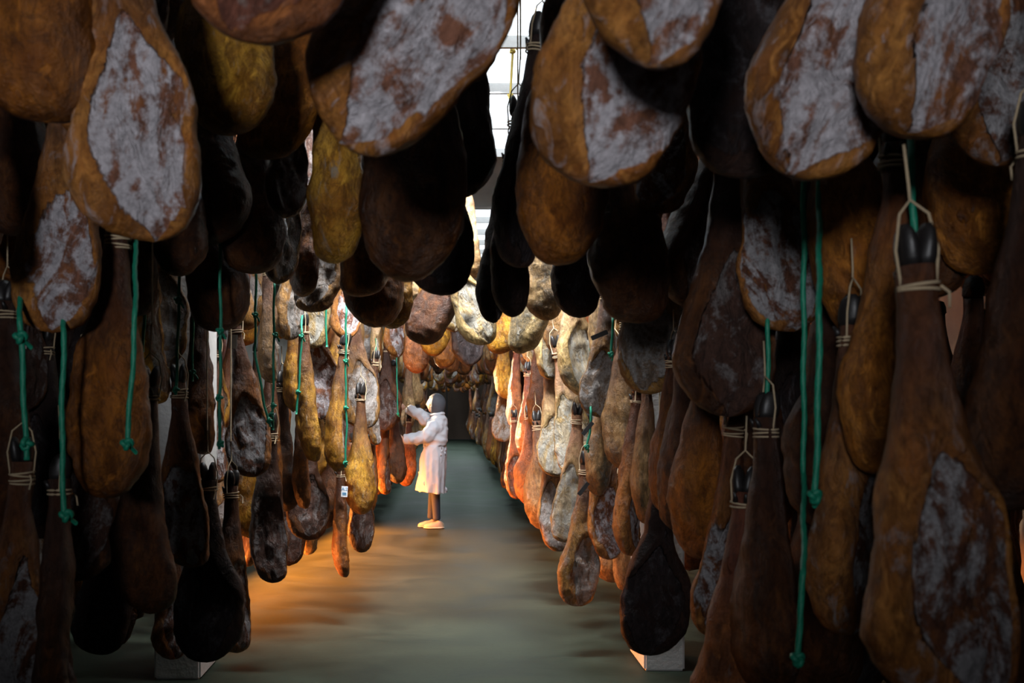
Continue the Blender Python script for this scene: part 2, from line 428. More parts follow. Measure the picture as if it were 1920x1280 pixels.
def ham(*a, **k): SPECS.append((list(a), k))
PR = ((.08, .085), (.2, .115), (.34, .11), (.5, .085), (.7, .05), (.9, .036))
def pts_of(a, s):
    px, py, d, ang = a[:4]; p = P(px, py, d); t = math.radians(ang)
    return [(p.x+math.sin(t)*u*LB*s, d, p.z+math.cos(t)*u*LB*s, r_*s) for u, r_ in PR]
def relax():
    D0 = [a[2] for a, k in SPECS]; S0 = [k.get('s', 1.0) for a, k in SPECS]
    for it in range(40):
        PT = [pts_of(a, S0[i]*a[2]/D0[i]) for i, (a, k) in enumerate(SPECS)]
        mv = [0]*len(SPECS)
        for i in range(len(SPECS)):
            for j in range(i):
                if abs(SPECS[i][0][2]-SPECS[j][0][2]) > .3: continue
                best = 0
                for q in PT[i]:
                    for w_ in PT[j]:
                        dx = math.hypot(q[0]-w_[0], q[2]-w_[2]); R_ = (q[3]+w_[3])*.95
                        if dx < R_:
                            need = math.sqrt(R_*R_-dx*dx)-abs(q[1]-w_[1])
                            best = max(best, need)
                if best > 0:
                    g = 1 if SPECS[i][0][2] >= SPECS[j][0][2] else -1
                    mv[i] += g*best*.3; mv[j] -= g*best*.3
        for i, (a, k) in enumerate(SPECS):
            a[2] = min(max(a[2]+max(-.06, min(.06, mv[i])), D0[i]*.87), D0[i]*1.16)
    for i, (a, k) in enumerate(SPECS): k['s'] = S0[i]*a[2]/D0[i]
def make_ham(px, py, d, ang, yaw, kind, label, s=1.0, ws=1.0, ts=1.0, v=None, tagp=None, strap=False, group=None):
    """px,py lowest point, d distance, ang lean of the top to the right in degrees, yaw turn about its length, s size"""
    CNT[0] += 1
    p = P(px, py, d)
    r = bpy.data.objects.new('cured_ham', None); C.objects.link(r)
    r.empty_display_size = .1
    r.location = p
    r.rotation_mode = 'QUATERNION'
    tilt = random.Random(CNT[0]).uniform(-.05, .05)
    R = Matrix.Rotation(math.radians(ang), 3, 'Y') @ Matrix.Rotation(tilt, 3, 'X') @ Matrix.Rotation(math.radians(yaw), 3, 'Z')
    r.rotation_quaternion = R.to_quaternion()
    r.scale = (s, s, s)
    mv = HERO[(CNT[0]*5+3) % len(HERO) if v is None else v % len(HERO)]
    b = link('meat', mv, None, r); b.scale = (ws, ts, 1); set_mat(b, M[kind])
    h = link('hoof', HOOF, None, r); h.location = (0, 0, LB-.005)
    t = link('twine', TW[CNT[0] % 4], None, r); t.location = (0, 0, LB)
    if tagp:
        tc_ = tag_card(r, *tagp); yz = -math.radians(yaw)
        tc_.rotation_euler = (0, tc_.rotation_euler.y, yz) if abs(yaw) < 5 else tc_.rotation_euler
        tc_.matrix_basis = Matrix.Rotation(yz, 4, 'Z') @ Matrix.Translation(tc_.location) @ Matrix.Rotation(tc_.rotation_euler.y, 4, 'Y')
    top = Vector(p)+R @ Vector((0, 0, (LB+.23)*s))
    if (top.z > 2.3 and d < 6.4) or CNT[0]-1 in (38, 40, 46, 47, 48, 94, 111):
        Rw = R.transposed()
        a_ = top; b_ = Vector((top.x, top.y+.02, 4.6)); c_ = tube_me([Rw @ (q-Vector(p))/s for q in (a_, a_.lerp(b_, .5), b_)], .0035, 6, 'hanging_cord')
        link('hanging_cord', c_, M['twine'], r)
    tag(r, label, 'ham', group or 'cured hams hanging along the aisle')
    L = LB*s
    AUTH.append((px, py, d, p, L, .145*s*ws, R @ Vector((0, 0, 1)))); ALAB.append(label)
    return r

UL, LL, UR, LR = [], [], [], []
# ---- upper left tier (over the aisle)
ham(55, 222, 2.35, 2, 190, 'amber', 'big dark amber ham filling the top left corner', s=1.1)
ham(270, 455, 2.42, -4, 6, 'frost', 'large pear-shaped ham with grey-white mold covering its face, upper left', s=1.04, v=0, ws=1.02)
ham(104, 624, 3.1, 2, -4, 'frost', 'mold-whitened ham with orange lower rim near the left edge', s=1.0, v=2)
ham(168, 262, 3.05, 4, 30, 'mold', 'orange ham with pale streaks just behind the large whitened ham, upper left')
ham(235, 102, 2.6, 2, 40, 'dark', 'small dark grey ham tip at the top edge above the whitened ham', s=.8)
ham(412, 258, 3.1, 0, 165, 'gold', 'yellow-skinned ham at top left, right of the large whitened ham', v=1)
ham(505, 302, 3.5, 14, 170, 'orange', 'golden ham belly under the dark gap left of the wide mold-streaked ham')
ham(470, 86, 1.82, 22, 20, 'red', 'reddish ham end with a grey smear at the top edge, left of centre', s=.9)
ham(618, 252, 2.12, 42, 8, 'frost', 'broad mold-streaked ham leaning right with orange underside, top centre-left', v=0, s=1.08)
ham(632, 492, 3.65, -3, 168, 'gold', 'golden-brown rounded ham below the broad leaning ham')
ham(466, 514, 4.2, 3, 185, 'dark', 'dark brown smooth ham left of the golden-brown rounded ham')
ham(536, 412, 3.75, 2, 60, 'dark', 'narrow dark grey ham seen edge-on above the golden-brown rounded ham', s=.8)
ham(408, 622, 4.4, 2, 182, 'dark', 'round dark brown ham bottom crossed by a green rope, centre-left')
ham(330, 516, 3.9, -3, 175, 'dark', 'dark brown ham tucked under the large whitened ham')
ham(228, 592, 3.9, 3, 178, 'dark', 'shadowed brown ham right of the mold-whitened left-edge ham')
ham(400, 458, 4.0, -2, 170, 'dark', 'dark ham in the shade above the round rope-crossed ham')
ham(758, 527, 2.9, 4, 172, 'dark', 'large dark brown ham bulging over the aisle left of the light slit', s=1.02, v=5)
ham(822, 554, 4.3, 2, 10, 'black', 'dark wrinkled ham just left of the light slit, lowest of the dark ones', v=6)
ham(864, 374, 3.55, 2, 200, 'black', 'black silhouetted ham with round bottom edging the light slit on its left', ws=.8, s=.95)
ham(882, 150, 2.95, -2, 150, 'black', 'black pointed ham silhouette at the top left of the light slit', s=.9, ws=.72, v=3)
ham(690, 557, 4.7, 2, 178, 'amber', 'rounded brown ham above the amber round one, left of centre')
ham(690, 614, 5.35, 2, 176, 'amber', 'amber round ham belly hanging lowest of the brown pair, left of centre')
ham(736, 617, 5.75, 3, 130, 'gold', 'amber narrow ham right behind the amber round one')
ham(593, 587, 5.7, 4, 6, 'grey', 'grey cut-faced round ham with a yellow rim on its right, left of centre', v=8)
ham(545, 638, 6.2, 0, 40, 'grey', 'narrow grey fibrous ham hanging left of the grey round one', ws=.75, s=.9)
ham(522, 534, 5.05, 6, 50, 'grey', 'half-turned grey and amber ham above the green knotted ropes', ws=.8)
ham(562, 556, 5.4, 10, 120, 'amber', 'amber curved ham left of the grey round one')
ham(649, 636, 6.8, 2, 12, 'frost', 'pale mold-faced ham behind the top of the knotted green rope', s=.9)
ham(589, 654, 6.9, -2, 10, 'cream', 'cream speckled ham just right of the narrow grey one', s=.9)
ham(765, 576, 7.2, -3, 150, 'pale', 'pale lit ham beneath the dark bulging ham, centre-left', s=.8)
ham(788, 646, 6.5, 18, 175, 'dark', 'wide brown ham bottom leaning right above the worker', v=9)
ham(817, 604, 6.7, 8, 170, 'gold', 'amber ham lit from above, right above the wide brown bottom')
ham(742, 670, 7.6, -2, 20, 'frost', 'white-mold ham tip left of the wide brown bottom', s=.8, ws=.7)
ham(812, 668, 9.0, 0, 160, 'gold', 'small yellow-brown ham end above the worker head, left of the light point')
ham(845, 622, 8.2, 2, 60, 'cream', 'thin cream ham at the left edge of the light point', s=.85)
ham(775, 700, 9.6, 4, 150, 'red', 'reddish ham end above the outstretched hand', s=.85)
ham(835, 690, 11.5, -4, 170, 'amber', 'small amber ham end directly above the worker', s=.9)
# ---- left wall of hams, middle and lower tiers
ham(215, 934, 3.3, 1, 184, 'amber', 'big dark amber ham with rope at its right, middle left', s=1.05, v=4)
ham(262, 1152, 3.75, 2, 178, 'dark', 'dark golden-brown ham below the big dark amber ham', v=7)
ham(168, 1088, 3.9, 0, 4, 'dark', 'dark grey-faced ham behind the left green rope knot')
ham(186, 1226, 4.25, 2, 2, 'black', 'blackish small ham low on the left', s=.9)
ham(36, 1350, 3.3, 1, 14, 'mold', 'mold-patched ham cut by the lower left corner')
ham(112, 1400, 3.2, -1, 100, 'dark', 'brown ham with black hoof and pale twine ring, lower left', v=3)
ham(40, 770, 4.3, 0, 70, 'dark', 'thin shadowed ham under the mold-whitened left-edge ham', s=.8, tagp=(.03, .35, .05, .03, .2, 'darktag'))
ham(10, 1010, 3.6, 0, 160, 'dark', 'brown ham half out of frame at the left edge, middle height')
ham(345, 1064, 4.6, -1, 8, 'mold', 'mottled ham with long brown shank beside the left white pillar', v=10, ws=.86)
ham(320, 1237, 5.3, 2, 38, 'mold', 'narrow grey streaked ham in front of the left pillar foot', s=.78, ws=.85)
ham(404, 1242, 4.9, -2, 2, 'black', 'large dark round-faced ham nearly touching the floor beside the left pillar', v=1, s=1.05)
ham(436, 1226, 5.2, -1, 60, 'mold', 'white-rimmed ham right behind the large dark round-faced one', s=1.02, ws=.8)
ham(508, 1091, 5.75, 0, 0, 'dark', 'brown-shanked ham with dark cut face over the orange-lit floor, left', v=11, s=1.04)
ham(470, 895, 5.55, -6, 22, 'mold', 'grey-faced ham with brown shank hanging between two green ropes', v=12, ws=.92, tagp=(-.01, .76, .045, .075, .15, 'darktag'))
ham(398, 905, 6.4, 2, 10, 'mold', 'pale brown ham behind a green rope left of the grey-faced one')
ham(388, 852, 5.2, -3, 100, 'amber', 'amber narrow ham left of the green-roped gap', ws=.8)
ham(545, 772, 6.6, 4, 120, 'gold', 'golden narrow ham above the tilted white tag', s=.82)
ham(598, 787, 7.0, -4, 8, 'frost', 'white-furred ham face behind a brown shank, left of centre', v=13)
ham(583, 866, 6.3, -3, 110, 'gold', 'yellow-streaked slim ham with twine-wrapped brown shank', v=3)
ham(624, 884, 6.7, 5, 118, 'gold', 'shiny golden slim ham left of the bright green rope', v=7, ws=.9)
ham(680, 804, 7.4, -4, 8, 'grey', 'grey-white round-faced ham right of the bright green rope', v=0)
ham(592, 897, 7.1, 0, 160, 'gold', 'mustard-yellow ham behind the tilted white tag', s=.8)
ham(566, 954, 6.5, -1, 112, 'amber', 'reddish-brown slim ham hanging under the tilted white tag', s=.8, v=3, tagp=(.0, .77, .038, .085, -.6))
ham(577, 1013, 6.8, 1, 24, 'dark', 'dark-ended ham below the mustard-yellow one', v=6)
ham(606, 992, 7.3, 2, 168, 'dark', 'olive-brown ham low behind the dark-ended one')
ham(641, 1082, 6.9, -1, 100, 'amber', 'lowest slim ham with printed white tag and green rope above it', s=.86, v=3, tagp=(.045, .70, .05, .085, .08, 'tag', True, -.12))
ham(672, 964, 7.1, 1, 150, 'gold', 'bright yellow ham right of the printed tag', ws=.72)
ham(676, 1036, 7.5, 2, 30, 'dark', 'dark pointed ham tip lowest to the right of the printed tag', s=.95, ws=.7)
ham(698, 834, 7.9, 2, 60, 'grey', 'thin grey ham edge between the round-faced ham and the orange glow', s=.8, tagp=(-.1, .28, .05, .02, 0))
ham(690, 962, 7.9, 1, 110, 'amber', 'brown narrow ham behind the bright yellow one')
ham(455, 1008, 6.6, 3, 168, 'gold', 'dusky yellow ham left of the brown-shanked dark-faced one')
ham(530, 960, 6.6, 0, 140, 'dark', 'shadowed brown ham left of the reddish-brown slim one')
ham(500, 935, 6.1, 2, 140, 'amber', 'brown ham with thick shank under the grey-faced one', ws=.8)
ham(290, 758, 4.5, -4, 100, 'gold', 'gold-edged thin ham left of a green rope, centre-left', ws=.7)
ham(292, 692, 5.2, 0, 20, 'grey', 'grey-brown fibrous ham in the shade, centre-left')
ham(512, 718, 5.9, -3, 95, 'tan', 'long pinkish ham shank between the knotted green ropes', ws=.45, s=.8)
ham(575, 642, 7.6, 0, 150, 'amber', 'small orange ham beside the cream speckled one', s=.7)
ham(630, 760, 7.9, 3, 165, 'gold', 'yellow ham bottom behind the bright green rope', s=.9)
ham(728, 808, 10.7, -1, 4, 'dark', 'dark brown ham facing the aisle next to the worker hands', v=1, s=1.05)
ham(722, 928, 10.9, 0, 80, 'amber', 'dark slim ham low beside the worker coat', s=.95)
ham(741, 906, 11.1, -1, 150, 'dark', 'brown ham below the worker hands', ws=.8)
ham(712, 900, 11.5, 0, 150, 'red', 'glowing orange ham left of the dark slim one')
ham(762, 912, 12.6, 2, 170, 'red', 'orange-lit ham just behind the worker coat')
ham(765, 802, 13.0, 1, 120, 'pale', 'sunlit pale ham between the worker arms')
ham(705, 700, 10.2, 0, 90, 'pale', 'sunlit pale ham edge above the dark brown aisle-facing one', s=.9)
ham(778, 760, 14.2, 0, 150, 'pale', 'peach-coloured ham above the outstretched arm')
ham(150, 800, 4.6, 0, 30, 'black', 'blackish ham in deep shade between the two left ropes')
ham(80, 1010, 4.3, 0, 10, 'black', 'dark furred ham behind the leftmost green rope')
# ---- upper right tier
ham(1110, 348, 2.05, 14, 2, 'frost', 'huge whitened ham with orange right flank, top right of centre', v=2, s=1.1, ws=1.05)
ham(1190, 118, 1.72, 16, 10, 'frost', 'whitened ham lump at the top edge in front of the huge one', v=0, s=.85)
ham(1462, 330, 2.12, 28, 6, 'frost', 'whitened ham leaning right with orange flank, top right', v=5, s=1.05)
ham(1705, 254, 2.0, 16, 14, 'frost', 'mold-whitened ham with brown right side, second from the top right corner', v=2, s=1.05)
ham(1852, 316, 2.5, 10, 8, 'mold', 'dark-faced ham with white mold crescent at the right edge, top')
ham(1378, 330, 2.55, 6, 4, 'black', 'black-faced ham with a thin orange rim between two whitened hams', v=9)
ham(1062, 499, 3.0, 1, 176, 'amber', 'long dark amber ham right of the light slit', v=4, s=1.05)
ham(958, 500, 3.55, 6.5, 40, 'black', 'dark grey mold-patched ham forming the right edge of the light slit', ws=.70, s=.95, v=10)
ham(914, 605, 4.5, 8, 60, 'black', 'black narrow ham tip lowest at the right side of the light slit', s=.9, ws=.8, v=3)
ham(950, 594, 4.25, 3, 178, 'black', 'black ham silhouette beside the lowest slit tip', s=1.0, ws=.68, v=7)
ham(1052, 205, 2.75, 3, 170, 'dark', 'shadowed brown ham at the top just right of the light slit', v=11, ws=.7)
ham(1182, 605, 3.6, 0, 178, 'dark', 'broad dark amber round-bottomed ham right of centre', v=8, s=1.04)
ham(1082, 596, 4.8, 0, 18, 'black', 'black shiny-edged ham hanging over the cream hams', ws=.85, v=6)
ham(1240, 404, 3.5, 4, 6, 'mold', 'small mold-rimmed ham behind the huge whitened one', s=.78)
ham(1272, 572, 3.9, 14, 40, 'dark', 'dark grey leaning ham right of the broad dark amber one')
ham(1476, 624, 3.2, -10, 6, 'mold', 'dark wrinkled ham with grey mold patches and orange left edge, right side', v=12, ws=.95)
ham(1355, 782, 3.25, 1, 4, 'dark', 'large dark mold-patched ham at middle right', v=13, s=1.05)
ham(1236, 739, 4.7, -3, -20, 'grey', 'smooth grey-brown ham with cream left rim, right of centre', v=1)
ham(1642, 640, 2.95, -14, 150, 'orange', 'amber ham leaning left above the long amber one, right side', ws=.9)
ham(1638, 892, 2.6, 3, 150, 'orange', 'long glossy amber ham hanging beside the right green rope', v=3, ws=.9)
ham(1702, 565, 3.1, 0, 170, 'dark', 'dark red-brown ham left of the right green rope')
ham(1862, 512, 3.0, -12, 172, 'orange', 'amber-brown ham under the white-crescent ham, right edge')
ham(1790, 1335, 1.98, -4, 6, 'mold', 'enormous dim ham with grey mold face in the lower right corner', v=0, s=1.04)
ham(1592, 1190, 2.75, 1, 40, 'mold', 'tall brown and grey ham left of the enormous corner ham', ws=.9)
ham(1350, 1192, 3.9, 3, 12, 'mold', 'dim mold-patched ham low on the right beside the right pillar')
ham(1312, 1050, 4.0, 2, 130, 'amber', 'dark amber rounded ham above the dim mold-patched one')
ham(1237, 1230, 4.85, 0, 2, 'black', 'dark round-faced ham hanging in front of the right white pillar', v=1, s=1.04)
ham(1212, 985, 5.3, 1, 170, 'tan', 'shaded tan ham against the right white pillar', ws=.6)
ham(1253, 966, 4.5, 2, 120, 'amber', 'slim dim yellowish ham above the dark round-faced one at the right pillar', ws=.7, s=.85)
ham(1278, 998, 4.25, 1, 95, 'dark', 'thin ham edge with a white tip right of the slim yellowish one', ws=.7)
ham(1372, 1420, 3.2, 2, 150, 'red', 'brownish-orange shank and ham cut by the bottom edge, right of the pillar')
ham(1440, 1300, 3.1, 0, 100, 'dark', 'deeply shaded ham low right beside the brownish-orange one')
ham(1520, 1330, 3.3, 0, 160, 'dark', 'shadowed ham under the lower right green rope')
ham(1925, 960, 2.3, 0, 170, 'dark', 'dark red ham half out of frame at the right edge')
ham(1556, 1010, 3.2, 0, 170, 'dark', 'dim brown shank and ham behind the right green rope knot')
ham(1420, 1010, 3.9, 0, 175, 'dark', 'dim red-brown ham left of the long green rope on the right')
ham(1480, 900, 4.2, 0, 20, 'black', 'black ham deep between the right rows')
# ---- lit hams right of the slit
ham(1092, 744, 6.6, -5, 32, 'cream', 'cream ham blotched with black mold, right of centre', v=5)
ham(1134, 714, 5.9, -2, 130, 'pale', 'smooth peach-skinned ham beside the green knotted rope', ws=.8)
ham(1118, 782, 5.75, 4, 8, 'grey', 'grey furred ham below the smooth peach-skinned one', s=.85)
ham(912, 647, 6.4, -22, -10, 'cream', 'cream ham with black speckled open face right of the light point', v=0, ws=.85, s=.95)
ham(962, 658, 6.2, 26, 150, 'cream', 'cream-yellow ham leaning right with furred tip, centre', v=3)
ham(1014, 602, 5.9, -2, 150, 'pale', 'sunlit peach and cream ham below the dark ones, right of centre', v=7, s=.95)
ham(1030, 712, 7.3, 2, 30, 'cream', 'shaded grey and tan ham under the sunlit peach one')
ham(1058, 660, 7.0, -6, 150, 'tan', 'tan ham edge left of the black-blotched cream one')
ham(940, 664, 7.8, 0, 150, 'gold', 'small yellow ham between two cream hams, centre')
ham(880, 686, 9.0, -2, 6, 'black', 'dark grey-green round ham under the speckled open-faced one', s=.95)
ham(892, 520, 6.6, -8, 100, 'pale', 'tall cream-orange ham standing in the lower light slit', ws=.8)
ham(1085, 884, 6.9, -10, 2, 'cream', 'pear-shaped cream ham with dark mold face and pink shank, right row', v=8, s=1.02)
ham(1044, 894, 7.3, -5, 12, 'cream', 'cream-edged ham behind the pear-shaped one', v=12)
ham(1036, 815, 8.1, 2, 150, 'tan', 'ochre smooth ham above the cream-edged one')
ham(1112, 928, 5.85, 8, 110, 'tan', 'long pale pink-brown ham with folded skin, right row front', v=3, ws=.85)
ham(1162, 884, 5.5, 3, 140, 'tan', 'tan slim ham left of the shaded rows, right')
ham(1134, 1048, 5.9, 2, 6, 'frost', 'grey-white furred ham above two tan ham tips', v=11, s=.95)
ham(1174, 1040, 5.3, 4, 50, 'mold', 'tan ham with white flap beside the right pillar', ws=.8)
ham(1084, 1137, 6.0, 3, 8, 'grey', 'lowest right ham with yellow rim and dark cut face', v=2, ws=.9)
ham(1148, 1093, 6.4, 0, 140, 'tan', 'left one of two tan ham tips beside the pillar', s=.85)
ham(1174, 1107, 6.3, 1, 150, 'tan', 'right one of two tan ham tips beside the pillar', s=.85, ws=.7)
ham(1052, 1034, 7.3, -6, 20, 'grey', 'grey-sided ham with tan left rim low in the right row')
ham(1068, 1016, 6.7, 3, 4, 'cream', 'mottled cream and black ham low in the right row', v=8)
ham(1018, 994, 7.8, -3, 150, 'tan', 'tan smooth ham behind the mottled low one')
ham(968, 936, 10.4, -2, 20, 'red', 'red-brown rimmed ham lowest beside the shadow bars', v=4)
ham(992, 950, 9.2, 0, 170, 'red', 'dark red-brown ham left of the tan smooth one')
ham(990, 862, 9.5, 0, 120, 'red', 'brown narrow ham mid-height in the right row')
ham(1008, 800, 8.9, 0, 170, 'dark', 'dark brown ham mid-height behind the ochre one')
ham(966, 800, 10.8, 1, 100, 'red', 'sun-edged brown ham beside the bright vertical streak')
ham(944, 748, 11.6, 1, 160, 'gold', 'glowing orange round ham left of the bright vertical streak')
ham(942, 828, 11.9, 0, 10, 'tan', 'pinkish grey-faced ham under the glowing orange one')
relax()
for a_, k_ in SPECS: make_ham(*a_, **k_)
print('authored', len(AUTH))
# long shanks with black straps near the cream hams
for (px, py, d, rot) in ((1102, 803, 5.7, -.9), (1094, 916, 5.8, -.9), (1124, 628, 5.2, -.4)):
    bm = bmesh.new(); box_bm(bm, -.045, .045, -.004, .004, -.012, .012, bev=.002)
    o = link('strap_tag', to_me(bm, 'strap_tag'), M['strap']); o.location = P(px, py, d-.12); o.rotation_euler = (0, rot, 0)
    tag(o, {803: 'black plastic strap beside the pear-shaped cream ham', 916: 'black plastic strap above the grey-white furred ham', 628: 'small dark tag by the peach-skinned ham and green rope'}[py], 'strap')

# ------------------------------------------------------------------ filler hams deeper in the rows
rg = random.Random(7)
cand = []
def proj(p): return VX+F*p.x/p.y, VY-F*(p.z-CH)/p.y
def try_add(x, yv, z0, s):
    p = Vector((x, yv, z0)); L = LB*s
    sx, sy = proj(p); sy_t = VY-F*(z0+L-CH)/yv; hw = .14*s*F/yv
    if sx < -hw-60 or sx > 1920+hw+60 or sy < -120 or sy_t > 1400: return
    # keep the light slit open
    if z0 > 1.7:
        if yv < 6.5 and (sx+hw > 862 and sx-hw < 1055): return
        if yv >= 6.5 and yv < 15 and (sx+hw > 866 and sx-hw < 885): return
        if yv < 15 and sy_t < 480 and (sx+hw > 866 and sx-hw < 1000): return
    # person
    if 11.0 < yv < 13.4 and abs(x+.2) < .62 and z0 < 1.9: return
    # pillar
    for (a, b, c, d_) in PIL:
        if a-.14 < x < b+.14 and c-.12 < yv < d_+.12: return
    for (ax, ay, ad, ap, aL, ahw, ax_) in AUTH:
        mid = ap+ax_*(aL*.3)
        if math.hypot(mid.x-x, mid.y-yv) < .26 and z0 < ap.z+aL*.9 and z0+L*.9 > ap.z: return
        if yv < ad:
            w_ = ahw*F/ad
            cxm, cym = proj(mid)
            if abs(cxm-sx) < (hw+w_)*.82 and sy_t < ay and sy > ay-aL*.62*F/ad-10: return
    for q in cand:
        if math.hypot(q[0]-x, q[1]-yv) < .275 and abs(q[2]-z0) < .84: return
    cand.append((x, yv, z0, s))
def ju(a): return rg.uniform(-a, a)
# side rows
for side in (-1, 1):
    base = .86 if side < 0 else .92
    yv = 2.2
    while yv < 40:
        step = .27 if yv < 14 else (.36 if yv < 24 else .55)
        for tier, z0 in enumerate((.42, 1.2, 2.02, 2.8)):
            lim = min(4.1, .60*yv+.45)
            x = base+(.25 if yv < 6 else 0)
            depthcols = 0
            while x < lim and depthcols < (9 if yv < 9 else (2 if yv < 16 else 1)):
                try_add(side*(x+ju(.05)), yv+ju(.06), z0+ju(.10), rg.uniform(.85, 1.03))
                x += .28; depthcols += 1
        yv += step
# upper tier over the aisle
yv = 6.6
while yv < 40:
    step = .42 if yv < 14 else .75
    for z0 in (2.02, 2.85):
        for x in (-.72, -.44, -.17, .07, .32, .62):
            if z0 > 2.5 and yv < 15: continue
            if x == .07 and yv < 14: continue
            if x == -.17 and yv < 9: continue
            try_add(x+ju(.04), yv+ju(.1), z0+ju(.10), rg.uniform(.85, 1.0))
    yv += step
yv = 2.7
while yv < 4.7:
    for z0 in (2.15, 2.95):
        for x in (-1.1, -.8, -.5, -.22, .3, .58, .86, 1.14):
            try_add(x+ju(.04), yv+ju(.08), z0+ju(.1), rg.uniform(.9, 1.0))
    yv += .34
print('fillers', len(cand))
# sight line for the low warm sun: a break between racks at y 12.9-13.6 on the left
cand = [c for c in cand if not (12.75 < c[1]-(c[0]*.0) < 13.5 and c[0] < 0 and c[2] < 2.5 and c[2] > .3)]
def apparent(c):
    # visible-first order: aisle faces and nearest ones
    return c[1]+(0 if abs(c[0]) < 1.15 else 9)
def near_line(c, a, b, za, zb, tol):
    dx, dy = b[0]-a[0], b[1]-a[1]; L2 = dx*dx+dy*dy
    t = ((c[0]-a[0])*dx+(c[1]-a[1])*dy)/L2
    if not (0 < t < .93): return False
    return abs((c[0]-a[0])*dy-(c[1]-a[1])*dx)/math.sqrt(L2) < tol and za < c[2]+.4 < zb
cand = [c for c in cand if not near_line(c, (-1.4, 13.1), (.72, 10.9), .7, 3.0, .26) and not near_line(c, (-2.7, 14.9), (-.3, 12.3), .3, 2.0, .22)]
cand.sort(key=apparent)
NIND = max(0, 300-len(AUTH))
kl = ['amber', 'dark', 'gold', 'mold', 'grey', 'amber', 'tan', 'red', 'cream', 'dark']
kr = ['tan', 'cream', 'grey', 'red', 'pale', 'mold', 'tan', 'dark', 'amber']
kn = ['dark', 'black', 'dark', 'mold', 'black', 'amber']  # near fillers toned dark, shade of the gaps put into the colour
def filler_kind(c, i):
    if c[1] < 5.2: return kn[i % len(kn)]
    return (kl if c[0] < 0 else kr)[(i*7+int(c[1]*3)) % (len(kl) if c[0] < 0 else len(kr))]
for i, c in enumerate(cand[:NIND]):
    k = filler_kind(c, i)
    o = link('cured_ham', SIMPLE[i % 8]); set_mat(o, M[k])
    o.location = c[:3]; o.scale = (c[3]*(1 if i % 2 else -1), c[3], c[3])
    yaw = rg.choice([0, 180, 90, -90, 20, 160, 200, -20])
    o.rotation_euler = (ju(.06), ju(.10), math.radians(yaw+ju(12)))
    sd = 'left' if c[0] < 0 else 'right'
    sx, sy = proj(Vector(c[:3]))
    best = min(range(len(AUTH)), key=lambda j: math.hypot(AUTH[j][0]-sx, AUTH[j][1]-sy)+60*abs(AUTH[j][2]-c[1]))
    dx, dy = sx-AUTH[best][0], sy-AUTH[best][1]
    dr_ = ('right of' if dx > 0 else 'left of') if abs(dx) > abs(dy) else ('below' if dy > 0 else 'above')
    if math.hypot(dx, dy) < 25: dr_ = 'behind'
    nb = ' '.join(re.split(' (?:beside|with|at|in|above|below|over|right|left|behind|under|near|the|just|cut|filling|hanging|seen|crossed|tucked|edging|forming|beneath) ', ALAB[best])[0].split()[:8])
    far = 'near' if c[1] < 6 else ('mid-distance' if c[1] < 12 else 'far')
    hi = 'overhead' if c[2] > 1.7 else ('chest-high' if c[2] > .8 else 'low-hanging')
    tn = {'dark': 'dark brown', 'black': 'blackish', 'mold': 'mold-patched', 'pale': 'pale peach', 'red': 'red-brown', 'gold': 'golden'}.get(k, k)
    tag(o, '%s %s ham %s the %s' % (tn, hi, dr_, nb), 'ham', '%s %s hams on the %s' % (far, hi, sd))
# labels that came out alike: tell them apart by distance
byl = {}
for o in bpy.data.objects:
    if 'label' in o and o.get('category') == 'ham': byl.setdefault(o['label'], []).append(o)
ORD = ['nearest', 'second nearest', 'third nearest', 'fourth nearest', 'fifth nearest', 'sixth nearest', 'seventh nearest', 'eighth nearest']
for lb, L_ in byl.items():
    if len(L_) > 1:
        L_.sort(key=lambda o: o.location.y)
        for k_, o in enumerate(L_): o['label'] = '%s, %s' % (lb, ORD[min(k_, 7)])
# the rest: one stuff mesh per tone
LOW = [ham_arrays(i+80, 18, 14, True, ['wide', 'slim', 'fat'][i % 3]) for i in range(4)]
rest = cand[NIND:]
tones = ['amber', 'dark', 'gold', 'grey', 'red']
VV, QQ, CC, HH, MI = [], [], [], [], []
base = 0
for i, c in enumerate(rest):
    V, Q, mm, H = LOW[i % 4]
    R = (Matrix.Rotation(ju(.08), 3, 'Y') @ Matrix.Rotation(rg.uniform(0, 6.28), 3, 'Z'))
    Vt = V @ np.array(R).T*c[3]+np.array(c[:3])
    VV.append(Vt); QQ.append(Q+base); CC.append(mm); HH.append(H); MI += [i % 5]*len(Q); base += len(V)
if rest:
    me = arr_mesh('hanging_hams', np.vstack(VV), np.vstack(QQ), np.concatenate(CC), np.concatenate(HH))
    for t_ in tones: me.materials.append(M[t_])
    me.polygons.foreach_set('material_index', MI)
    o = link('hanging_hams', me); o['kind'] = 'stuff'; tag(o, 'countless further cured hams filling the racks behind the aisle rows', 'ham')

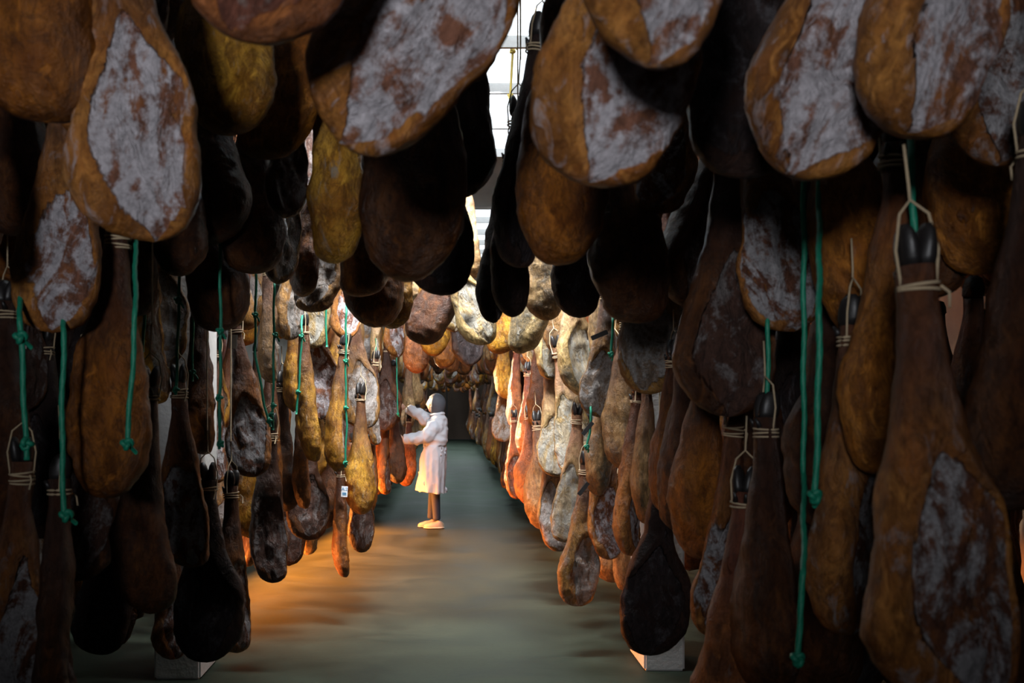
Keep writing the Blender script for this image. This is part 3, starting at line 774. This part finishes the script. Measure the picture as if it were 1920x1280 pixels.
# ------------------------------------------------------------------ green ropes
def knot_me(r):
    pts = []
    for k in range(40):
        a = 2*PI*k/40
        pts.append(Vector(((math.sin(a)+2*math.sin(2*a))*r*.62, (math.cos(a)-2*math.cos(2*a))*r*.62, -math.sin(3*a)*r*.9)))
    return tube_me(pts, r*.95, 8, 'knot', strands=3, pitch=.04, closed=True)
KN = {}
def rope(pts, d, knots, label, r=.0065, extend=.5, ends=True):
    W = [P(x, y, d) for x, y in pts]
    q = P(pts[0][0], pts[0][1]-.26*F/d, d+.36); W = [Vector((q.x, q.y, 4.6)), q]+W
    # resample every 12 mm
    out = []
    for a, b in zip(W[:-1], W[1:]):
        n = max(2, int((b-a).length/.014))
        out += [a.lerp(b, k/n) for k in range(n)]
    out.append(W[-1])
    root = bpy.data.objects.new('green_rope', None); C.objects.link(root); root.location = W[-1]
    out = [p-W[-1]+Vector((.002*math.sin(i*.35), 0, 0)) for i, p in enumerate(out)]
    me = tube_me(out, r, 12, 'rope_strand', strands=3, pitch=.055)
    link('rope_strand', me, M['rope'], root)
    if r not in KN: KN[r] = knot_me(r); KN[r].materials.append(M['rope'])
    for i, (x, y) in enumerate(knots):
        k = link('knot', KN[r], None, root); k.location = P(x, y, d-.004)-W[-1]; k.rotation_euler = (1.2+i, .5*i, .8*i)
        # frayed tail
        t = link('rope_tail', tube_me([Vector((0, 0, 0)), Vector((.012, -.01, -.015)), Vector((.014, -.012, -.05))], r*.8, 8, 'rope_tail', 3), M['rope'], k)
        k.rotation_mode = 'XYZ'
    tag(root, label, 'rope', 'green ropes between the hams')
rope([(38, 600), (44, 720), (50, 862)], 3.0, [(38, 632), (50, 832)], 'leftmost thick green rope under the mold-whitened ham', .0085)
rope([(120, 620), (116, 800), (120, 968)], 3.05, [(124, 966)], 'green rope ending in a knot left of the big dark amber ham', .0085)
rope([(254, 585), (248, 700), (238, 836)], 3.05, [(238, 832)], 'green rope slanting across the big dark amber ham', .008)
rope([(277, 455), (268, 660)], 4.1, [], 'thin dark green rope left of the gold-edged thin ham')
rope([(337, 520), (330, 740)], 4.35, [(333, 562), (330, 730)], 'green rope above the left pillar ham, with two knots')
rope([(362, 595), (360, 715)], 4.9, [(361, 698)], 'short green rope right beside the pillar')
rope([(412, 440), (414, 640), (411, 842)], 4.15, [(412, 620), (411, 745), (414, 832)], 'long green rope with three knots crossing the round dark ham')
rope([(480, 512), (478, 660), (496, 760), (507, 800)], 5.2, [(478, 590), (505, 788)], 'left one of the two green ropes that meet in a knot')
rope([(514, 536), (513, 680), (511, 806)], 5.3, [(516, 628), (513, 760), (509, 778)], 'right one of the two green ropes that meet in a knot')
rope([(566, 620), (562, 700), (556, 776)], 6.1, [(565, 630), (559, 735)], 'green rope above the black hoof with the tilted tag')
rope([(611, 572), (612, 650)], 6.4, [], 'short green rope left of the pale mold-faced ham')
rope([(649, 585), (648, 720), (650, 800), (647, 876)], 6.35, [(648, 677), (649, 765), (648, 868)], 'bright green rope with three knots holding the lowest slim ham')
rope([(744, 695), (746, 780)], 10.6, [(746, 776)], 'green rope the worker is reaching for')
rope([(705, 655), (703, 735)], 10.0, [(703, 728)], 'thin green rope left of the dark aisle-facing ham')
rope([(1149, 600), (1146, 668)], 5.2, [(1145, 664)], 'bright green rope beside the smooth peach-skinned ham')
rope([(1175, 596), (1172, 664)], 5.1, [(1171, 660)], 'short green rope over a black hoof, right of centre')
rope([(1108, 770), (1106, 812), (1100, 838)], 5.6, [(1100, 838)], 'green rope knot in front of the pear-shaped cream ham')
rope([(1536, 585), (1534, 760), (1528, 940)], 2.55, [(1528, 930)], 'long green rope left of the long glossy amber ham', .008)
rope([(1707, 290), (1716, 450), (1716, 612)], 2.45, [], 'thick green rope at upper right beside the amber hams', .0085)
rope([(1507, 1075), (1500, 1150), (1494, 1245)], 2.6, [(1496, 1235)], 'green rope low on the right in deep shade', .008)
rope([(1440, 600), (1438, 900)], 3.1, [], 'dim green rope behind the dark wrinkled ham on the right', .007)

root = bpy.data.objects.new('yellow_cord', None); C.objects.link(root); root.location = P(957, 182, 8.6)
W = [P(x, y, 8.6)-root.location for x, y in ((957, 182), (960, 120), (964, 60), (967, 0))]+[Vector((P(967, 0, 8.6).x-root.location.x+.01, 0, 4.6-root.location.z))]
W2 = []
for a, b in zip(W[:-1], W[1:]): W2 += [a.lerp(b, k/12) for k in range(12)]
M['cord'] = simple('yellow_cord', (.55, .42, .10), .8, scale=60)
link('cord_strand', tube_me(W2+[W[-1]], .010, 10, 'cord_strand', strands=3, pitch=.07), M['cord'], root)
kn_ = knot_me(.011); kn_.materials.append(M['cord'])
for k_, (x, y) in enumerate(((957, 180), (961, 95), (966, 18))):
    q = link('knot', kn_, None, root); q.location = P(x, y, 8.59)-root.location; q.rotation_euler = (1+k_, k_, 0)
tag(root, 'yellow knotted cord hanging in the bright slit between the top rows', 'rope')

# ------------------------------------------------------------------ the worker
def skin_obj(name, verts, edges, radii, mat, parent, sub=2, root=0, modifiers=()):
    me = bpy.data.meshes.new(name); me.from_pydata(verts, edges, [])
    o = bpy.data.objects.new(name, me); C.objects.link(o)
    o.modifiers.new('skin', 'SKIN').use_smooth_shade = True
    for i, r in enumerate(radii):
        sv = me.skin_vertices[0].data[i]
        sv.radius = (r, r) if isinstance(r, (int, float)) else r
        sv.use_root = (i == root)
    s_ = o.modifiers.new('sub', 'SUBSURF'); s_.levels = sub; s_.render_levels = sub
    for t, kw in modifiers:
        m_ = o.modifiers.new(t, t)
        for a, b in kw.items(): setattr(m_, a, b)
    bpy.context.view_layer.update()
    ev = o.evaluated_get(bpy.context.evaluated_depsgraph_get())
    me2 = bpy.data.meshes.new_from_object(ev); bpy.data.objects.remove(o)
    me2.polygons.foreach_set('use_smooth', [True]*len(me2.polygons))
    me2.materials.clear(); me2.materials.append(mat)
    r_ = bpy.data.objects.new(name, me2); C.objects.link(r_)
    if parent: r_.parent = parent
    return r_
M['flesh'] = simple('skin_tone', (.52, .30, .21), .5, var=.1)
M['coat'] = simple('white_coat', (.46, .48, .53), .75, var=.05, scale=9, bmp=.35)
M['jeans'] = simple('dark_jeans', (.022, .028, .05), .85, scale=60)
M['hood'] = simple('grey_hood', (.05, .056, .07), .8, scale=45, var=.3)
M['shoe'] = simple('beige_shoe', (.36, .29, .21), .6)
M['sole'] = simple('pale_sole', (.7, .62, .5), .6)
DP = 12.35
person = bpy.data.objects.new('person', None); C.objects.link(person)
person.location = ((817-VX)/F*DP, DP, 0)
tag(person, 'worker in long white coat and grey hood reaching up to the hams', 'person')
# local frame: x to the right of the picture (worker faces -x), y away from camera, z up
# body: one continuous surface
bv = [(0.0, 0, .86), (0.0, 0, 1.02), (.0, 0, 1.18), (.01, 0, 1.32), (.01, 0, 1.40), (0, 0, 1.46),   # pelvis..neck 0-5
      (.00, -.13, 1.335), (-.09, -.17, 1.14), (-.30, -.16, 1.105), (-.40, -.15, 1.10),              # near arm 6-9
      (.00, .13, 1.335), (-.14, .15, 1.36), (-.33, .13, 1.46), (-.405, .12, 1.49),                   # far arm 10-13
      (.02, -.075, .82), (-.01, -.08, .47), (.01, -.07, .09), (-.02, .08, .82), (-.035, .09, .47), (-.06, .07, .09),  # legs 14-19
      (-.12, -.08, .045), (-.17, .07, .045)]
be = [(0, 1), (1, 2), (2, 3), (3, 4), (4, 5), (3, 6), (6, 7), (7, 8), (8, 9), (3, 10), (10, 11), (11, 12), (12, 13), (0, 14), (14, 15), (15, 16), (0, 17), (17, 18), (18, 19), (16, 20), (19, 21)]
br = [.12, .11, .115, .10, .055, .05, .05, .04, .033, .024, .05, .04, .033, .024, .075, .05, .036, .075, .05, .036, .03, .03]
body = skin_obj('body', bv, be, br, M['flesh'], person)
# head, hands joined to the body mesh
def head_me():
    bm = bmesh.new(); bmesh.ops.create_uvsphere(bm, u_segments=36, v_segments=26, radius=1)
    for v in bm.verts:
        x, y_, z = v.co
        # face looks to -x
        nx = x*.098; ny = y_*.076; nz = z*.118
        if z < -.1: nx = nx*(1+.18*z)+(-.012*(-z)); ny *= (1+.25*z)
        g = lambda cy_, cz, wy, wz: math.exp(-((y_-cy_)/wy)**2-((z-cz)/wz)**2) if x < 0 else 0
        nx -= .026*g(0, -.16, .13, .20)                     # nose
        nx -= .008*g(0, .2, .5, .1)                         # brow
        nx += .014*(g(.33, .04, .16, .10)+g(-.33, .04, .16, .10))   # eye sockets
        nx -= .010*g(0, -.50, .22, .06)+.010*g(0, -.60, .20, .05)-.004*g(0, -.55, .2, .025)   # lips
        nx -= .012*g(0, -.85, .3, .14)                      # chin
        v.co = (nx, ny, nz)
    for sy in (-1, 1):
        r = bmesh.ops.create_uvsphere(bm, u_segments=12, v_segments=10, radius=.012)
        bmesh.ops.translate(bm, verts=r['verts'], vec=(-.078, sy*.027, .004))
        r = bmesh.ops.create_uvsphere(bm, u_segments=14, v_segments=10, radius=.03)
        bmesh.ops.scale(bm, verts=r['verts'], vec=(.6, .28, 1)); bmesh.ops.translate(bm, verts=r['verts'], vec=(.008, sy*.077, -.005))
    return to_me(bm, 'head', True)
def hand_me(side):
    """palm at origin, fingers along -x, thumb side +z*side"""
    bm = bmesh.new()
    r = bmesh.ops.create_uvsphere(bm, u_segments=18, v_segments=12, radius=1)
    bmesh.ops.scale(bm, verts=r['verts'], vec=(.05, .016, .041)); bmesh.ops.translate(bm, verts=r['verts'], vec=(-.045, 0, 0))
    for i, (z, L_, c_) in enumerate(((.030, .070, .2), (.011, .078, .25), (-.009, .073, .3), (-.028, .058, .35))):
        z *= side
        pts = [Vector((-.055, 0, z)), Vector((-.09, -.002, z*1.1))]
        a = c_; p = pts[-1].copy()
        for k in range(3):
            p = p+Vector((-math.cos(a), 0, 0))*L_*.36+Vector((0, 1, 0))*math.sin(a)*L_*.36; a += c_; pts.append(p.copy())
        t = tube_me(pts, [.0095, .009, .0085, .0078, .0055], 8); bm.from_mesh(t); bpy.data.meshes.remove(t)
    pts = [Vector((-.02, 0, .025*side)), Vector((-.045, .01, .052*side)), Vector((-.075, .02, .065*side)), Vector((-.095, .026, .068*side))]
    t = tube_me(pts, [.013, .011, .0095, .007], 8); bm.from_mesh(t); bpy.data.meshes.remove(t)
    return bm
bm = bmesh.new(); bm.from_mesh(body.data)
hm = head_me(); tmp = bmesh.new(); tmp.from_mesh(hm)
bmesh.ops.transform(tmp, matrix=Matrix.Translation((-.005, 0, 1.535)) @ Matrix.Rotation(-.15, 4, 'Z') @ Matrix.Rotation(.12, 4, 'Y'), verts=tmp.verts)
tm = to_me(tmp, 't'); bm.from_mesh(tm)
for (loc, ry, rz, sd) in (((-.385, -.15, 1.10), .0, .1, 1), ((-.39, .12, 1.485), .38, -.1, -1)):
    tmp = hand_me(sd)
    bmesh.ops.transform(tmp, matrix=Matrix.Translation(loc) @ Matrix.Rotation(rz, 4, 'Z') @ Matrix.Rotation(ry, 4, 'Y'), verts=tmp.verts)
    tm = to_me(tmp, 't'); bm.from_mesh(tm)
me = to_me(bm, 'body', True); me.materials.append(M['flesh'])
rm = body.modifiers.new('r', 'REMESH'); body.data = me; rm.mode = 'VOXEL'; rm.voxel_size = .0055; rm.use_smooth_shade = True
bpy.context.view_layer.update()
me2 = bpy.data.meshes.new_from_object(body.evaluated_get(bpy.context.evaluated_depsgraph_get()))
body.modifiers.clear(); body.data = me2
if not me2.materials: me2.materials.append(M['flesh'])
body['label'] = 'bare hands and face'

def loft_bm(bm, rings, n=40):
    prev = None
    for (cx_, cy_, z, rx, ry, wav, tilt) in rings:
        vs = []
        for k in range(n):
            a = 2*PI*k/n
            q = 1+wav*math.sin(a*7+z*5)+wav*.6*math.sin(a*11+1)
            x = rx*math.cos(a)*q
            vs.append(bm.verts.new((cx_+x, cy_+ry*math.sin(a)*q, z+tilt*x)))
        if prev:
            for k in range(n): bm.faces.new((prev[k], prev[(k+1) % n], vs[(k+1) % n], vs[k]))
        else: bm.faces.new(vs[::-1])
        prev = vs
    bm.faces.new(prev)
# coat: torso loft + two sleeves, merged by voxel remesh, wrinkled
bm = bmesh.new()
loft_bm(bm, [(-.065, 0, .445, .190, .215, .05, -.10), (-.06, 0, .55, .182, .212, .045, -.06), (-.045, 0, .70, .170, .205, .035, 0), (-.03, 0, .85, .158, .20, .02, 0),
             (-.015, 0, .97, .150, .19, .01, 0), (-.008, 0, 1.03, .138, .18, .0, 0), (-.005, 0, 1.09, .152, .20, .0, 0), (0, 0, 1.2, .150, .20, 0, 0),
             (.01, 0, 1.30, .135, .19, 0, 0), (.02, 0, 1.36, .11, .15, 0, 0), (.015, 0, 1.405, .078, .085, 0, 0), (.02, 0, 1.425, .085, .09, 0, .1)])
torso = to_me(bm, 'torso')
def puff(v, e, r):
    return skin_obj('sl', v, e, r, M['coat'], None)
s1 = puff([(.0, -.11, 1.31), (-.04, -.175, 1.23), (-.10, -.185, 1.145), (-.19, -.175, 1.115), (-.29, -.165, 1.108), (-.385, -.15, 1.10), (-.40, -.15, 1.10)], [(i, i+1) for i in range(6)], [.10, .10, .10, .09, .078, .064, .062])
s2 = puff([(.0, .11, 1.31), (-.09, .165, 1.33), (-.17, .165, 1.375), (-.26, .15, 1.43), (-.345, .13, 1.47), (-.372, .122, 1.482)], [(i, i+1) for i in range(5)], [.10, .095, .09, .08, .066, .062])
bm = bmesh.new(); bm.from_mesh(torso); bm.from_mesh(s1.data); bm.from_mesh(s2.data)
for o in (s1, s2): bpy.data.objects.remove(o)
coat = link('coat', to_me(bm, 'coat'), M['coat'], person)
rm = coat.modifiers.new('r', 'REMESH'); rm.mode = 'VOXEL'; rm.voxel_size = .011; rm.use_smooth_shade = True
sm = coat.modifiers.new('s', 'SMOOTH'); sm.iterations = 4; sm.factor = .6
bpy.context.view_layer.update()
me2 = bpy.data.meshes.new_from_object(coat.evaluated_get(bpy.context.evaluated_depsgraph_get()))
coat.modifiers.clear(); coat.data = me2
for v in me2.vertices:
    p = v.co
    z = p.z
    sleeve = p.x < -.14 and z > 1.0
    if sleeve: a = .020*mn.noise(Vector((p.x*20, p.y*11, z*15)))+.003*math.sin(p.x*70+p.y*40+p.z*40)
    elif z < 1.02: a = .026*mn.noise(Vector((p.x*16, p.y*16, z*3)))-.012*abs(mn.noise(Vector((p.x*9+3, p.y*9, z*9))))
    else: a = .024*mn.noise(Vector((p.x*12, p.y*12, z*18)))
    v.co = p+v.normal*a
bm = bmesh.new(); bm.from_mesh(me2)
bmesh.ops.delete(bm, geom=[f for f in bm.faces if f.normal.z < -.8 and f.calc_center_median().z < .52], context='FACES')
bm.to_mesh(me2); bm.free()
if not me2.materials: me2.materials.append(M['coat'])
me2.polygons.foreach_set('use_smooth', [True]*len(me2.polygons))
# back seam, belt fold and collar
bm = bmesh.new()
t = tube_me([Vector((.085*math.cos(a)+.018, .088*math.sin(a), 1.408+.01*math.cos(a))) for a in [2*PI*k/28 for k in range(28)]], .014, 8, closed=True); bm.from_mesh(t)
link('collar', to_me(bm, 'collar', True), M['coat'], person)
# jeans
jeans = skin_obj('jeans', [(0, 0, .88), (.02, -.075, .80), (-.005, -.082, .47), (.012, -.07, .14), (.012, -.07, .10), (-.02, .08, .80), (-.03, .09, .47), (-.058, .07, .14), (-.058, .07, .10)],
                 [(0, 1), (1, 2), (2, 3), (3, 4), (0, 5), (5, 6), (6, 7), (7, 8)], [.09, .08, .064, .05, .056, .08, .064, .05, .056], M['jeans'], person)
# shoes
def shoe(x, y_, rz):
    root = bpy.data.objects.new('shoe', None)
    bm = bmesh.new(); bmesh.ops.create_uvsphere(bm, u_segments=24, v_segments=16, radius=1)
    for v in bm.verts:
        a, b, c = v.co
        h = .052+.03*max(0, a)+(.012 if a > .3 else 0)
        v.co = (a*.128-.045, b*(.046-.010*a), .03+max(c, -.4)*(h-.008*(a < -.3)))
    o = link('shoe', to_me(bm, 'shoe', True), M['shoe'], person); o.location = (x, y_, 0); o.rotation_euler = (0, 0, rz)
    bm = bmesh.new(); bmesh.ops.create_uvsphere(bm, u_segments=24, v_segments=8, radius=1)
    for v in bm.verts:
        a, b, c = v.co; v.co = (a*.134-.045, b*.050, .014+c*.014)
    link('sole', to_me(bm, 'sole', True), M['sole'], o)
shoe(.025, -.075, .06); shoe(-.05, .07, .12)
# hood: covers crown, back and neck, open at the face
bm = bmesh.new(); bmesh.ops.create_uvsphere(bm, u_segments=36, v_segments=28, radius=1)
for v in bm.verts:
    a, b, c = v.co
    x, y_, z = a*.118, b*.098, c*.132
    if c < 0:
        z = c*.16; x = a*(.118-.02*min(1, -c*1.2))+.018*min(1, -c*1.5); y_ = b*(.098-.012*min(1, -c))
    v.co = (x, y_, z)
dele = [v for v in bm.verts if v.co.x < -.066 and v.co.z < .062] + [v for v in bm.verts if v.co.z < -.145]
bmesh.ops.delete(bm, geom=dele, context='VERTS')
hood = link('hood', to_me(bm, 'hood', True), M['hood'], person)
so = hood.modifiers.new('s', 'SOLIDIFY'); so.thickness = .006
hood.location = (.008, 0, 1.538); hood.rotation_euler = (0, .12, -.15)
